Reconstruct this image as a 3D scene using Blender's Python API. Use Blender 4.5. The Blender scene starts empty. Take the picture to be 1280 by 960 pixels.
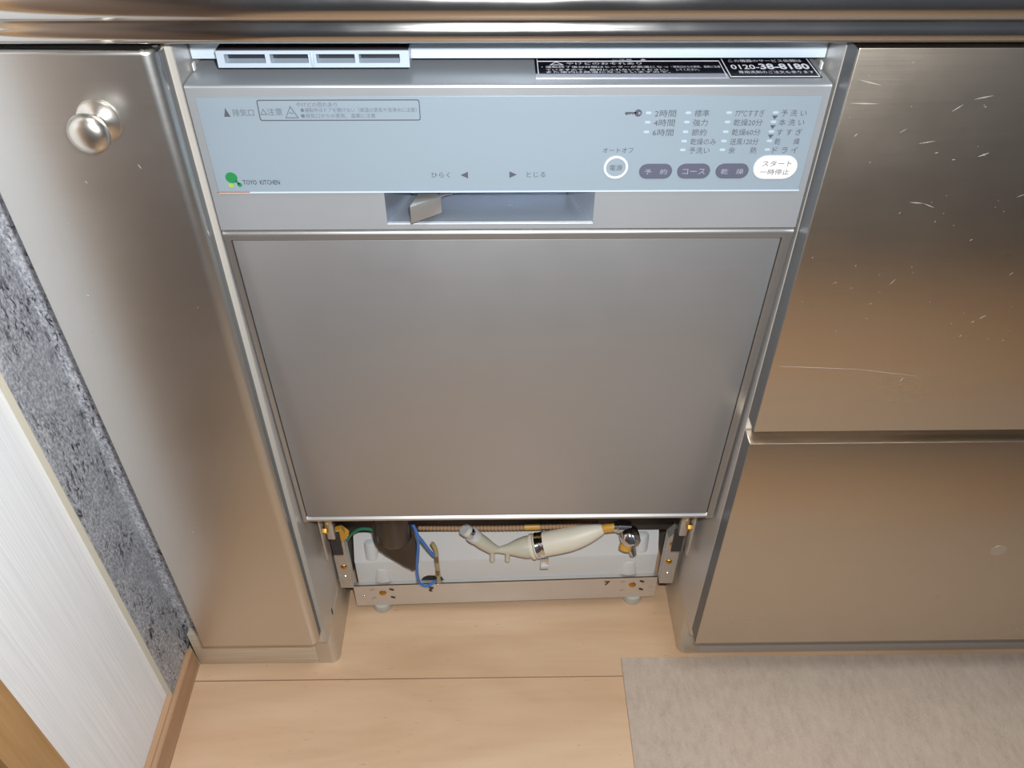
import bpy, bmesh, math, random
from mathutils import Vector, Matrix

random.seed(7)
S = bpy.context.scene
COL = S.collection
PI = math.pi

# ------------------------------------------------------------------ camera
FPX = 1038.0
PITCH, YAW, ROLL = 0.72442805, -0.01900411, -0.0050556
CAM = Vector((-0.0068, -0.5577, 0.998))


def cam_axes():
    cp, sp = math.cos(PITCH), math.sin(PITCH)
    M = Matrix(((1, 0, 0), (0, -sp, cp), (0, -cp, -sp)))      # columns: right, down, forward
    Z = Matrix.Rotation(YAW, 3, 'Z')
    cr, sr = math.cos(ROLL), math.sin(ROLL)
    Q = Matrix(((cr, -sr, 0), (sr, cr, 0), (0, 0, 1)))
    M = Z @ M @ Q
    return M.col[0].copy(), M.col[1].copy(), M.col[2].copy()


RIGHT, DOWN, FWD = cam_axes()
cd = bpy.data.cameras.new('camera')
cam = bpy.data.objects.new('camera', cd)
COL.objects.link(cam)
R3 = Matrix((RIGHT, -DOWN, -FWD)).transposed()
cam.matrix_world = Matrix.Translation(CAM) @ R3.to_4x4()
cd.sensor_fit = 'HORIZONTAL'
cd.sensor_width = 36.0
cd.lens = FPX / 1280.0 * 36.0
cd.clip_start = 0.01
S.camera = cam

# ------------------------------------------------------------------ world, lights, exposure
FLASH_W, CEIL_W, EXPO = 8.0, 14.0, 0.0
w = bpy.data.worlds.new('world')
S.world = w
w.use_nodes = True
w.node_tree.nodes['Background'].inputs[0].default_value = (0.75, 0.85, 1.0, 1)
w.node_tree.nodes['Background'].inputs[1].default_value = 0.3

# the compact camera's own flash, beside the lens
fl = bpy.data.lights.new('camera_flash', 'AREA')
fl.shape = 'RECTANGLE'
fl.size, fl.size_y = 0.030, 0.016
fl.energy = FLASH_W
fl.color = (0.96, 0.985, 1.0)
flo = bpy.data.objects.new('camera_flash', fl)
COL.objects.link(flo)
flo.matrix_world = Matrix.Translation(CAM + RIGHT * 0.022 - DOWN * 0.040 + FWD * 0.01) @ R3.to_4x4()

S.view_settings.view_transform = 'Standard'
S.view_settings.look = 'None'
S.view_settings.gamma = 1.0
S.view_settings.use_curve_mapping = False
S.view_settings.exposure = EXPO


# ------------------------------------------------------------------ materials
def lin(c):
    return tuple(((v / 255) / 12.92 if v / 255 <= 0.04045 else ((v / 255 + 0.055) / 1.055) ** 2.4) for v in c) + (1,)


class NT:
    def __init__(self, name):
        self.m = bpy.data.materials.new(name)
        self.m.use_nodes = True
        self.t = self.m.node_tree
        self.b = self.t.nodes['Principled BSDF']

    def n(self, typ, **kw):
        nd = self.t.nodes.new(typ)
        for k, v in kw.items():
            if k.startswith('i_'):
                nd.inputs[k[2:]].default_value = v
            else:
                setattr(nd, k, v)
        return nd

    def l(self, a, b):
        self.t.links.new(a, b)

    def coords(self, scale, rot=(0, 0, 0)):
        tc = self.n('ShaderNodeTexCoord')
        mp = self.n('ShaderNodeMapping')
        mp.inputs['Scale'].default_value = scale
        mp.inputs['Rotation'].default_value = rot
        self.l(tc.outputs['Object'], mp.inputs['Vector'])
        return mp.outputs['Vector']

    def noise(self, scale, s=1.0, detail=2, rough=0.5, rot=(0, 0, 0), dist=0.0):
        nd = self.n('ShaderNodeTexNoise')
        nd.inputs['Scale'].default_value = s
        nd.inputs['Detail'].default_value = detail
        nd.inputs['Roughness'].default_value = rough
        nd.inputs['Distortion'].default_value = dist
        self.l(self.coords(scale, rot), nd.inputs['Vector'])
        return nd.outputs['Fac']

    def ramp(self, fac, stops):
        r = self.n('ShaderNodeValToRGB')
        e = r.color_ramp.elements
        while len(e) < len(stops):
            e.new(0.5)
        for el, (p, c) in zip(e, stops):
            el.position = p
            el.color = c
        self.l(fac, r.inputs['Fac'])
        return r.outputs['Color']

    def rng(self, fac, a, b, lo=0.0, hi=1.0):
        r = self.n('ShaderNodeMapRange')
        for k, v in zip(('From Min', 'From Max', 'To Min', 'To Max'), (lo, hi, a, b)):
            r.inputs[k].default_value = v
        self.l(fac, r.inputs['Value'])
        return r.outputs['Result']

    def mix(self, fac, a, b, blend='MIX'):
        m = self.n('ShaderNodeMix', data_type='RGBA', blend_type=blend)
        if isinstance(fac, (int, float)):
            m.inputs[0].default_value = fac
        else:
            self.l(fac, m.inputs[0])
        for s, v in ((6, a), (7, b)):
            if isinstance(v, tuple):
                m.inputs[s].default_value = v
            else:
                self.l(v, m.inputs[s])
        return m.outputs[2]

    def bump(self, fac, strength, dist=0.001):
        b = self.n('ShaderNodeBump')
        b.inputs['Strength'].default_value = strength
        b.inputs['Distance'].default_value = dist
        self.l(fac, b.inputs['Height'])
        self.l(b.outputs['Normal'], self.b.inputs['Normal'])

    def set(self, **kw):
        for k, v in kw.items():
            self.b.inputs[k.replace('_', ' ')].default_value = v
        return self


def plain(name, rgb, metallic=0.0, rough=0.5, **kw):
    t = NT(name)
    t.set(Base_Color=lin(rgb), Metallic=metallic, Roughness=rough)
    for k, v in kw.items():
        t.b.inputs[k.replace('_', ' ')].default_value = v
    return t.m


def steel(name, rgb, rough, metallic=1.0, grain=(14, 14, 1300), var=0.012, smudge=0.04, bump=0.003):
    t = NT(name)
    t.set(Metallic=metallic)
    g = t.noise(grain, 1.0, 2)
    s = t.noise((9, 9, 9), 1.0, 5, 0.6)
    c0 = lin(rgb)
    dk = tuple(v * (1 - var) for v in c0[:3]) + (1,)
    lt = tuple(min(1, v * (1 + var)) for v in c0[:3]) + (1,)
    t.l(t.ramp(g, [(0.3, dk), (0.7, lt)]), t.b.inputs['Base Color'])
    r = t.n('ShaderNodeMath', operation='ADD')
    t.l(t.rng(g, rough - 0.008, rough + 0.008, 0.3, 0.7), r.inputs[0])
    t.l(t.rng(s, -smudge, smudge, 0.3, 0.7), r.inputs[1])
    t.l(r.outputs[0], t.b.inputs['Roughness'])
    if bump:
        t.bump(g, bump, 0.0004)
    return t.m


M = {}
M['door_steel'] = steel('door_steel', (207, 206, 203), 0.32, 1.0, smudge=0.025, bump=0)
M['drawer_steel'] = steel('drawer_steel', (208, 195, 178), 0.30, 1.0, smudge=0.025, bump=0)
M['panel_steel'] = steel('panel_steel', (176, 176, 177), 0.42, 0.8, smudge=0.03)
M['frame_steel'] = steel('frame_steel', (186, 184, 182), 0.34, 0.9, smudge=0.02)
M['ctrl_metal'] = steel('ctrl_metal', (172, 176, 180), 0.40, 0.55, smudge=0.05)
M['inner_steel'] = steel('inner_steel', (208, 204, 200), 0.42, 0.7, grain=(700, 3, 3))
M['rail_steel'] = steel('rail_steel', (212, 208, 203), 0.36, 0.7, smudge=0.10)
M['bracket_steel'] = steel('bracket_steel', (196, 190, 182), 0.42, 0.7)
M['post_steel'] = steel('post_steel', (206, 196, 180), 0.42, 0.6)
M['water_spot'] = steel('water_spot', (214, 206, 194), 0.40, 0.9, bump=0)
M['recess_steel'] = steel('recess_steel', (178, 186, 197), 0.30, 0.85, bump=0)
M['reflection_grey'] = plain('reflection_grey', (104, 106, 108), 0.4, 0.45)  # dark reflection in the door and drawer sides, put into colour
M['chrome'] = plain('chrome', (215, 218, 222), 1.0, 0.10)
M['knob_metal'] = plain('knob_metal', (214, 208, 198), 1.0, 0.30)
M['handle_metal'] = plain('handle_metal', (190, 188, 184), 0.85, 0.42)
M['brass'] = plain('brass', (196, 150, 70), 1.0, 0.28)
M['cream_edge'] = plain('cream_edge', (182, 177, 169), 0.2, 0.45)
M['board_core'] = plain('board_core', (196, 189, 172), 0.0, 0.6)
M['sheet_blue'] = plain('sheet_blue', (134, 147, 157), 0.1, 0.42)
M['trim_bar'] = plain('trim_bar', (192, 204, 216), 0.15, 0.35)
M['vent_plastic'] = plain('vent_plastic', (176, 189, 202), 0.1, 0.3)
M['vent_top'] = plain('vent_top', (96, 92, 98), 0.6, 0.18)  # reflection of the dark worktop underside put into the top's colour
M['vent_dark'] = plain('vent_dark', (22, 24, 32), 0.0, 0.5)
M['sticker'] = plain('sticker', (14, 14, 24), 0.0, 0.35)
M['sticker_silver'] = plain('sticker_silver', (190, 190, 200), 0.6, 0.35)
M['print_white'] = plain('print_white', (232, 234, 240), 0.0, 0.5)
M['print_grey'] = plain('print_grey', (74, 74, 84), 0.0, 0.6)
M['print_faint'] = plain('print_faint', (92, 95, 106), 0.0, 0.6)
M['print_dark'] = plain('print_dark', (26, 26, 34), 0.0, 0.6)
M['button_grey'] = plain('button_grey', (82, 84, 98), 0.0, 0.45)
M['button_text'] = plain('button_text', (140, 146, 158), 0.0, 0.5)
M['button_white'] = plain('button_white', (206, 206, 203), 0.0, 0.4)
M['led_pale'] = plain('led_pale', (158, 174, 186), 0.0, 0.4)
M['logo_green'] = plain('logo_green', (30, 118, 66), 0.0, 0.5)
M['logo_lime'] = plain('logo_lime', (140, 172, 62), 0.0, 0.5)
M['dark_body'] = plain('dark_body', (58, 54, 52), 0.2, 0.6)
M['dark_gap'] = plain('dark_gap', (30, 28, 28), 0.0, 0.7)
M['tank_white'] = plain('tank_white', (206, 206, 204), 0.0, 0.5)
M['hose_cream'] = plain('hose_cream', (226, 218, 200), 0.0, 0.45)
M['adapter'] = plain('adapter', (208, 203, 182), 0.0, 0.35, Transmission_Weight=0.08)
M['corrugated'] = plain('corrugated', (166, 132, 100), 0.0, 0.5)
M['cover_dark'] = plain('cover_dark', (44, 34, 26), 0.0, 0.32)
M['wire_blue'] = plain('wire_blue', (60, 120, 196), 0.0, 0.35)
M['wire_green'] = plain('wire_green', (40, 116, 84), 0.0, 0.35)
M['tube_clear'] = plain('tube_clear', (196, 176, 128), 0.0, 0.25, Transmission_Weight=0.35)
M['wire_brown'] = plain('wire_brown', (120, 92, 52), 0.0, 0.4)
M['connector'] = plain('connector', (204, 152, 62), 0.0, 0.4)
M['foot_clear'] = plain('foot_clear', (222, 220, 205), 0.0, 0.3, Transmission_Weight=0.4)
M['mark_dark'] = plain('mark_dark', (70, 44, 30), 0.0, 0.6)
M['rust'] = plain('rust', (140, 92, 60), 0.0, 0.8)
M['scratch'] = plain('scratch', (176, 172, 166), 0.3, 0.5)
M['paint_white'] = plain('paint_white', (232, 230, 226), 0.0, 0.7)
M['paint_wall'] = plain('paint_wall', (120, 127, 138), 0.0, 0.8)
M['dark_door'] = plain('dark_door', (112, 92, 78), 0.0, 0.5)
M['rubber'] = plain('rubber', (40, 40, 42), 0.0, 0.7)

# polished worktop steel with fine scratches
t = NT('worktop_steel')
t.set(Metallic=1.0, Base_Color=lin((205, 202, 198)))
s1 = t.noise((30, 400, 400), 1.0, 3, 0.6, (0, 0, 0.6))
s2 = t.noise((14, 40, 40), 1.0, 4)
t.l(t.rng(s2, 0.11, 0.20, 0.35, 0.7), t.b.inputs['Roughness'])
t.bump(s1, 0.004, 0.0003)
M['worktop_steel'] = t.m

# laminate floor boards, pale maple with dark flecks and knots
t = NT('maple_board')
g1 = t.noise((5, 42, 42), 1.0, 6, 0.6, dist=0.6)
g2 = t.noise((1.6, 7, 7), 1.0, 3, 0.5, dist=1.2)
fk = t.noise((55, 420, 420), 1.0, 2, 0.5)
c1 = t.ramp(g1, [(0.3, lin((187, 151, 116))), (0.7, lin((206, 173, 140)))])
c2 = t.ramp(g2, [(0.3, lin((176, 139, 104))), (0.66, lin((213, 183, 153)))])
c3 = t.mix(0.6, c1, c2)
fm = t.rng(fk, 0.0, 1.0, 0.70, 0.78)
c4 = t.mix(fm, c3, lin((168, 122, 80)))
# small knots
vo = t.n('ShaderNodeTexVoronoi')
vo.inputs['Scale'].default_value = 1.0
t.l(t.coords((4.2, 7.5, 1.0)), vo.inputs['Vector'])
km = t.rng(vo.outputs['Distance'], 1.0, 0.0, 0.012, 0.04)
c5 = t.mix(km, c4, lin((140, 88, 46)))
t.l(c5, t.b.inputs['Base Color'])
t.set(Roughness=0.34)
t.b.inputs['Specular IOR Level'].default_value = 0.4
M['maple_board'] = t.m

t = NT('baseboard_wood')
g1 = t.noise((70, 4, 90), 1.0, 5, 0.6)
t.l(t.ramp(g1, [(0.3, lin((164, 128, 96))), (0.7, lin((190, 154, 122)))]), t.b.inputs['Base Color'])
t.set(Roughness=0.4)
M['baseboard_wood'] = t.m

t = NT('casing_wood')
g1 = t.noise((90, 120, 4), 1.0, 5, 0.6)
t.l(t.ramp(g1, [(0.3, lin((164, 124, 78))), (0.7, lin((190, 150, 102)))]), t.b.inputs['Base Color'])
t.set(Roughness=0.4)
M['casing_wood'] = t.m

# grey stone-pattern laminate
def stone(name, a, b, c, d):
    t = NT(name)
    n1 = t.noise((360, 360, 260), 1.0, 6, 0.75)
    n2 = t.noise((60, 60, 36), 1.0, 5, 0.7, dist=1.0)
    n3 = t.noise((210, 210, 80), 1.0, 5, 0.7, dist=1.0)
    n4 = t.noise((26, 26, 17), 1.0, 3, 0.6)
    base = t.ramp(n1, [(0.40, lin(a)), (0.5, lin(b)), (0.60, lin(c))])
    cl = t.ramp(n2, [(0.35, lin((132, 134, 142))), (0.65, lin((200, 203, 208)))])
    m1 = t.mix(0.4, base, cl)
    dk = t.n('ShaderNodeMath', operation='MULTIPLY')
    t.l(t.rng(n3, 0.0, 1.0, 0.53, 0.61), dk.inputs[0])
    t.l(t.rng(n4, 0.0, 1.0, 0.42, 0.56), dk.inputs[1])
    t.l(t.mix(dk.outputs[0], m1, lin(d)), t.b.inputs['Base Color'])
    t.set(Roughness=0.45)
    t.bump(n1, 0.25, 0.0006)
    return t.m


M['stone_flash_lit'] = stone('stone_flash_lit', (126, 128, 134), (182, 184, 190), (236, 238, 242), (58, 55, 68))  # paler copy of the stone: flash brightness on the filler put into its colour
M['stone'] = stone('stone', (112, 114, 120), (160, 162, 168), (214, 216, 220), (48, 45, 56))

# white wood-grain wall board, lines run up the wall
t = NT('white_board')
g1 = t.noise((620, 620, 4), 1.0, 4, 0.7)
g2 = t.noise((60, 60, 1.2), 1.0, 3, 0.6)
a = t.ramp(g1, [(0.3, lin((206, 209, 212))), (0.6, lin((250, 251, 253)))])
b = t.ramp(g2, [(0.3, lin((236, 237, 239))), (0.7, lin((244, 246, 248)))])
t.l(t.mix(0.5, a, b), t.b.inputs['Base Color'])
t.set(Roughness=0.5)
t.bump(g1, 0.15, 0.0004)
M['white_board'] = t.m

# felt mat
t = NT('felt')
f1 = t.noise((900, 900, 900), 1.0, 4, 0.8)
f2 = t.noise((120, 50, 60), 1.0, 5, 0.75, (0, 0, 0.5))
f3 = t.noise((22, 22, 22), 1.0, 3, 0.6)
a = t.ramp(f1, [(0.3, lin((156, 137, 121))), (0.7, lin((204, 188, 170)))])
b = t.ramp(f2, [(0.3, lin((162, 142, 126))), (0.7, lin((202, 184, 166)))])
c = t.mix(0.5, a, b)
c = t.mix(t.rng(f3, 0.0, 0.35, 0.45, 0.7), c, lin((196, 178, 162)))
t.l(c, t.b.inputs['Base Color'])
t.set(Roughness=0.95)
t.b.inputs['Sheen Weight'].default_value = 0.2
t.bump(f1, 0.6, 0.001)
M['felt'] = t.m

t = NT('kick_laminate')
g1 = t.noise((12, 12, 900), 1.0, 3, 0.6, (0, 0.06, 0))
t.l(t.ramp(g1, [(0.3, lin((202, 188, 166))), (0.7, lin((226, 216, 198)))]), t.b.inputs['Base Color'])
t.set(Roughness=0.45)
t.b.inputs['Metallic'].default_value = 0.3
M['kick_laminate'] = t.m
M['kick_grey'] = steel('kick_grey', (196, 194, 190), 0.5, 0.4)

lampm = NT('lamp_diffuser')
lampm.set(Base_Color=(0.9, 0.9, 0.9, 1))
lampm.b.inputs['Emission Color'].default_value = (0.92, 0.96, 1.0, 1)
lampm.b.inputs['Emission Strength'].default_value = 2.0
M['lamp_diffuser'] = lampm.m


# ------------------------------------------------------------------ mesh helpers
def link(name, me, mat, parent=None):
    o = bpy.data.objects.new(name, me)
    COL.objects.link(o)
    if mat is not None:
        me.materials.append(M[mat] if isinstance(mat, str) else mat)
    if parent is not None:
        o.parent = parent
    return o


def finish(name, bm, mat, parent=None, smooth=False):
    bmesh.ops.recalc_face_normals(bm, faces=bm.faces)
    me = bpy.data.meshes.new(name)
    bm.to_mesh(me)
    bm.free()
    o = link(name, me, mat, parent)
    if smooth:
        for p in me.polygons:
            p.use_smooth = True
        try:
            me.set_sharp_from_angle(angle=math.radians(40))
        except Exception:
            pass
    return o


def add_box(bm, x0, x1, y0, y1, z0, z1, bevel=0.0, seg=2):
    vs = [bm.verts.new((x, y, z)) for x in (x0, x1) for y in (y0, y1) for z in (z0, z1)]
    F = [(0, 1, 3, 2), (4, 6, 7, 5), (0, 4, 5, 1), (2, 3, 7, 6), (0, 2, 6, 4), (1, 5, 7, 3)]
    fs = [bm.faces.new([vs[i] for i in f]) for f in F]
    if bevel:
        es = list({e for f in fs for e in f.edges})
        bmesh.ops.bevel(bm, geom=es, offset=bevel, segments=seg, affect='EDGES', profile=0.5)


def box(name, x0, x1, y0, y1, z0, z1, mat, parent=None, bevel=0.0, seg=2):
    bm = bmesh.new()
    add_box(bm, x0, x1, y0, y1, z0, z1, bevel, seg)
    return finish(name, bm, mat, parent, smooth=bevel > 0)


def add_prism(bm, pts, axis, a, b):
    """extrude a 2-D outline along an axis; pts are the two other coordinates in xyz order"""
    def P(p, q):
        return {'x': (q, p[0], p[1]), 'y': (p[0], q, p[1]), 'z': (p[0], p[1], q)}[axis]
    v0 = [bm.verts.new(P(p, a)) for p in pts]
    v1 = [bm.verts.new(P(p, b)) for p in pts]
    n = len(pts)
    fs = [bm.faces.new(v0), bm.faces.new(v1[::-1])]
    for i in range(n):
        fs.append(bm.faces.new((v0[i], v0[(i + 1) % n], v1[(i + 1) % n], v1[i])))
    return fs


def prism(name, pts, axis, a, b, mat, parent=None, bevel=0.0, smooth=True, seg=2):
    bm = bmesh.new()
    fs = add_prism(bm, pts, axis, a, b)
    if bevel:
        es = list({e for f in fs[:2] for e in f.edges})
        bmesh.ops.bevel(bm, geom=es, offset=bevel, segments=seg, affect='EDGES', profile=0.5)
    return finish(name, bm, mat, parent, smooth)


def arc(cx, cy, r, a0, a1, n=8):
    return [(cx + r * math.cos(math.radians(a0 + (a1 - a0) * i / n)), cy + r * math.sin(math.radians(a0 + (a1 - a0) * i / n))) for i in range(n + 1)]


def add_tube(bm, pts, rad, n=12, caps=True):
    pts = [Vector(p) for p in pts]
    if not isinstance(rad, (list, tuple)):
        rad = [rad] * len(pts)
    rings = []
    up = None
    for i, p in enumerate(pts):
        d = (pts[min(i + 1, len(pts) - 1)] - pts[max(i - 1, 0)]).normalized()
        if up is None:
            up = d.orthogonal().normalized()
        up = (up - d * up.dot(d)).normalized()
        v = d.cross(up)
        rings.append([bm.verts.new(p + (up * math.cos(2 * PI * k / n) + v * math.sin(2 * PI * k / n)) * rad[i]) for k in range(n)])
    for a, b in zip(rings, rings[1:]):
        for k in range(n):
            bm.faces.new((a[k], a[(k + 1) % n], b[(k + 1) % n], b[k]))
    if caps:
        bm.faces.new(rings[0][::-1])
        bm.faces.new(rings[-1])


def smooth_path(pts, sub=6):
    pts = [Vector(p) for p in pts]
    out = []
    for i in range(len(pts) - 1):
        p0, p1, p2, p3 = pts[max(i - 1, 0)], pts[i], pts[i + 1], pts[min(i + 2, len(pts) - 1)]
        for k in range(sub):
            u = k / sub
            out.append(0.5 * ((2 * p1) + (p2 - p0) * u + (2 * p0 - 5 * p1 + 4 * p2 - p3) * u * u + (3 * p1 - p0 - 3 * p2 + p3) * u ** 3))
    out.append(pts[-1])
    return out


def tube(name, pts, rad, mat, parent=None, n=12, sub=0, caps=True):
    bm = bmesh.new()
    add_tube(bm, smooth_path(pts, sub) if sub else pts, rad, n, caps)
    return finish(name, bm, mat, parent, True)


def lathe(name, prof, origin, axis, mat, parent=None, n=32):
    """prof: list of (radius, along axis)"""
    bm = bmesh.new()
    ax = Vector(axis).normalized()
    u = ax.orthogonal().normalized()
    v = ax.cross(u)
    o = Vector(origin)
    rings = []
    for r, h in prof:
        if r < 1e-6:
            rings.append([bm.verts.new(o + ax * h)])
        else:
            rings.append([bm.verts.new(o + ax * h + (u * math.cos(2 * PI * k / n) + v * math.sin(2 * PI * k / n)) * r) for k in range(n)])
    for a, b in zip(rings, rings[1:]):
        for k in range(n):
            q = [a[k % len(a)], a[(k + 1) % len(a)], b[(k + 1) % len(b)], b[k % len(b)]]
            q = list(dict.fromkeys(q))
            if len(q) > 2:
                bm.faces.new(q)
    for rg in (rings[0], rings[-1]):
        if len(rg) > 2:
            bm.faces.new(rg)
    return finish(name, bm, mat, parent, True)


def thing(name, label, cat, loc=(0, 0, 0)):
    o = bpy.data.objects.new(name, None)
    o.empty_display_size = 0.05
    COL.objects.link(o)
    o.location = loc
    o['label'] = label
    o['category'] = cat
    return o


def tag(o, label, cat=None, kind=None):
    o['label'] = label
    if cat:
        o['category'] = cat
    if kind:
        o['kind'] = kind
    return o


def keep(o, root):
    """parent without moving the mesh when the root's base is off the origin"""
    o.parent = root
    o.matrix_parent_inverse = Matrix.Translation(root.location).inverted()
    return o


# ------------------------------------------------------------------ room shell
XL, XR, YB, YF, ZC = -0.416, 1.75, 0.62, -1.12, 2.4

floor = tag(box('floor', XL - 0.1, XR, YF, YB, -0.02, -0.0065, 'dark_gap'), 'pale maple laminate board floor', kind='structure')
seam0, bw = -0.0035, 0.30
k0 = math.floor((YF - seam0) / bw)
rows = [(max(YF, seam0 + k * bw), min(YB, seam0 + (k + 1) * bw)) for k in range(k0, 4) if seam0 + k * bw < YB]
for i, (ya, yb) in enumerate(rows):
    cuts = [XL - 0.02, 0.95 if i % 2 else 1.25, XR]
    for xa, xb in zip(cuts, cuts[1:]):
        box('floor_plank', xa + 0.0004, xb - 0.0004, ya + 0.0005, yb - 0.0005, -0.006, 0.0, 'maple_board', floor, bevel=0.0006, seg=1)

tag(box('wall_back', XL - 0.1, XR, YB, YB + 0.05, -0.02, ZC, 'paint_white'), 'plain wall behind the kitchen units', kind='structure')
tag(box('wall_right', XR, XR + 0.05, YF, YB, -0.02, ZC, 'paint_wall'), 'plain wall at the far end of the kitchen', kind='structure')
tag(box('wall_front', XL - 0.1, XR, YF - 0.05, YF, -0.02, ZC, 'paint_wall'), 'plain wall opposite the kitchen units', kind='structure')
tag(box('ceiling', XL - 0.1, XR + 0.05, YF - 0.05, YB + 0.05, ZC, ZC + 0.05, 'paint_white'), 'white ceiling', kind='structure')

wl = tag(box('wall_left', XL - 0.06, XL - 0.008, YF, YB, 0.0, ZC, 'paint_wall'), 'side wall clad in grey stone board and white grained board', kind='structure')
sp = box('stone_panel', XL - 0.008, -0.409, -0.0440, YB, 0.042, 0.846, 'stone', wl)
sp['label'] = 'grey speckled stone-pattern wall board'
box('board_edge', XL - 0.0079, -0.4091, -0.0447, -0.0440, 0.042, 0.846, 'board_core', wl)
wb = box('white_panel', XL - 0.008, XL, -0.209, -0.0447, 0.0425, 2.0, 'white_board', wl)
wb['label'] = 'white board with fine upright grain lines'

bb = tag(prism('baseboard_left', [(XL - 0.008, 0), (-0.403, 0), (-0.403, 0.0385), (-0.4045, 0.0402), (-0.4085, 0.0402), (-0.4092, 0.0418), (XL - 0.008, 0.0418)], 'y', -0.25, 0.019, 'baseboard_wood', smooth=False), 'light wood baseboard along the side wall', kind='structure')

# door casing at the near end of the side wall
tr = tag(prism('trim_1', [(XL - 0.008, -0.209), (XL + 0.006, -0.209), (XL + 0.006, -0.2325), (XL + 0.0035, -0.2345), (XL + 0.0035, -0.2500), (XL - 0.008, -0.2500)], 'z', 0.0, 2.0, 'casing_wood', smooth=False), 'honey brown wooden door casing beside the white board', kind='structure')
dl = tag(box('door_1', XL - 0.03, XL - 0.006, -0.95, -0.2501, 0.0, 2.0, 'dark_door'), 'dark brown door beside the honey brown casing', kind='structure')
cl = lathe('ceiling_lamp', [(0.0, -0.075), (0.17, -0.07), (0.23, -0.045), (0.24, -0.02), (0.24, 0.0), (0, 0)], (0.30, -0.55, ZC), (0, 0, 1), 'lamp_diffuser')
tag(cl, 'round white ceiling lamp with domed diffuser', 'lamp')
la = bpy.data.lights.new('ceiling_lamp_light', 'AREA')
la.shape = 'DISK'
la.size = 0.46
la.energy = CEIL_W
la.color = (0.92, 0.96, 1.0)
lo = bpy.data.objects.new('ceiling_lamp_light', la)
COL.objects.link(lo)
lo.location = (0.30, -0.55, ZC - 0.08)

# ------------------------------------------------------------------ worktop
wt = thing('worktop', 'polished stainless worktop edge with two rounded beads', 'worktop', (0.6, 0.3, 0.81))
prof = [(0.55, 0.8350), (-0.005, 0.8350), (-0.012, 0.8130), (-0.022, 0.8128)]
prof += arc(-0.0235, 0.8200, 0.0075, -100, -212, 14)                # lower bead
prof += arc(-0.0222, 0.8378, 0.0135, 238, 100, 20)                  # upper bead
prof += [(-0.008, 0.8512), (0.55, 0.8512)]
keep(prism('slab', prof, 'x', -0.408, XR - 0.01, 'worktop_steel'), wt)
keep(box('splashback', -0.408, XR - 0.01, 0.55, 0.57, 0.835, 1.0, 'worktop_steel'), wt)

# ------------------------------------------------------------------ base cabinet on the left
cb = thing('base_cabinet', 'narrow stainless cabinet with round knob between stone wall and dishwasher', 'cabinet', (-0.30, 0.2, 0))
c_in = -0.2205
keep(box('side_panel', -0.2365, c_in, 0.0, 0.545, 0.0835, 0.805, 'inner_steel'), cb)
keep(box('side_panel', -0.362, -0.350, 0.0, 0.545, 0.0835, 0.805, 'inner_steel'), cb)
keep(box('bottom_panel', -0.350, -0.2365, 0.002, 0.545, 0.0835, 0.098, 'inner_steel'), cb)
keep(box('edge_strip', -0.2250, c_in - 0.0002, -0.0012, 0.0, 0.085, 0.805, 'cream_edge'), cb)
# door: flat face rolling over into the side along its right and top edges
r = 0.0095
x0, x1, yf, z0, z1 = -0.3620, -0.2250, -0.020, 0.1100, 0.8065
pl = [(x0, -0.0006), (x0, yf + 0.001), (x0 + 0.001, yf)] + arc(x1 - r, yf + r, r, -90, 0, 8) + [(x1, -0.0006)]
bm = bmesh.new()
fs = add_prism(bm, pl, 'z', z0, z1)
bmesh.ops.bevel(bm, geom=list({e for e in fs[1].edges}), offset=0.0035, segments=4, affect='EDGES', profile=0.5)
bm.faces.ensure_lookup_table()
dr = keep(finish('door', bm, 'door_steel', None, True), cb)
box('edge_reflection', -0.2251, -0.2247, -0.0106, -0.0030, 0.1140, 0.8020, 'reflection_grey', dr)  # added dark strip, paints the reflection in the rolled door edge
kb = lathe('knob', [(0.0, 0.0), (0.0145, 0.0), (0.0148, 0.001), (0.0140, 0.0026), (0.0095, 0.0042), (0.0072, 0.0065), (0.0070, 0.012), (0.0088, 0.0150), (0.0125, 0.0170), (0.0136, 0.0195), (0.0130, 0.0225), (0.0105, 0.0252), (0.0065, 0.0270), (0.0, 0.0277)], (-0.2735, -0.0202, 0.7605), (0, -1, 0), 'knob_metal')
kb.parent = dr
kb['label'] = 'round satin nickel knob'
keep(box('filler_panel', -0.4088, -0.362, 0.030, 0.045, 0.066, 0.833, 'stone_flash_lit'), cb)['label'] = 'grey speckled filler strip'
keep(box('kick_board', -0.4025, -0.2465, 0.0200, 0.0310, 0.0005, 0.0705, 'kick_laminate', bevel=0.0008), cb)
xs, r = -0.2202, 0.011
post = [(-0.2463, 0.0200)] + arc(xs - r, 0.0200 + r, r, -90, 0, 8) + [(xs, 0.50), (xs - 0.006, 0.50), (xs - 0.006, 0.034), (-0.2463, 0.034)]
keep(prism('corner_post', post, 'z', 0.0005, 0.0833, 'post_steel'), cb)
keep(box('slot', -0.2204, -0.2200, 0.0370, 0.0400, 0.0850, 0.0960, 'dark_gap'), cb)
keep(box('kick_return', -0.2232, -0.2203, 0.20, 0.54, 0.0005, 0.08, 'post_steel'), cb)

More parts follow.
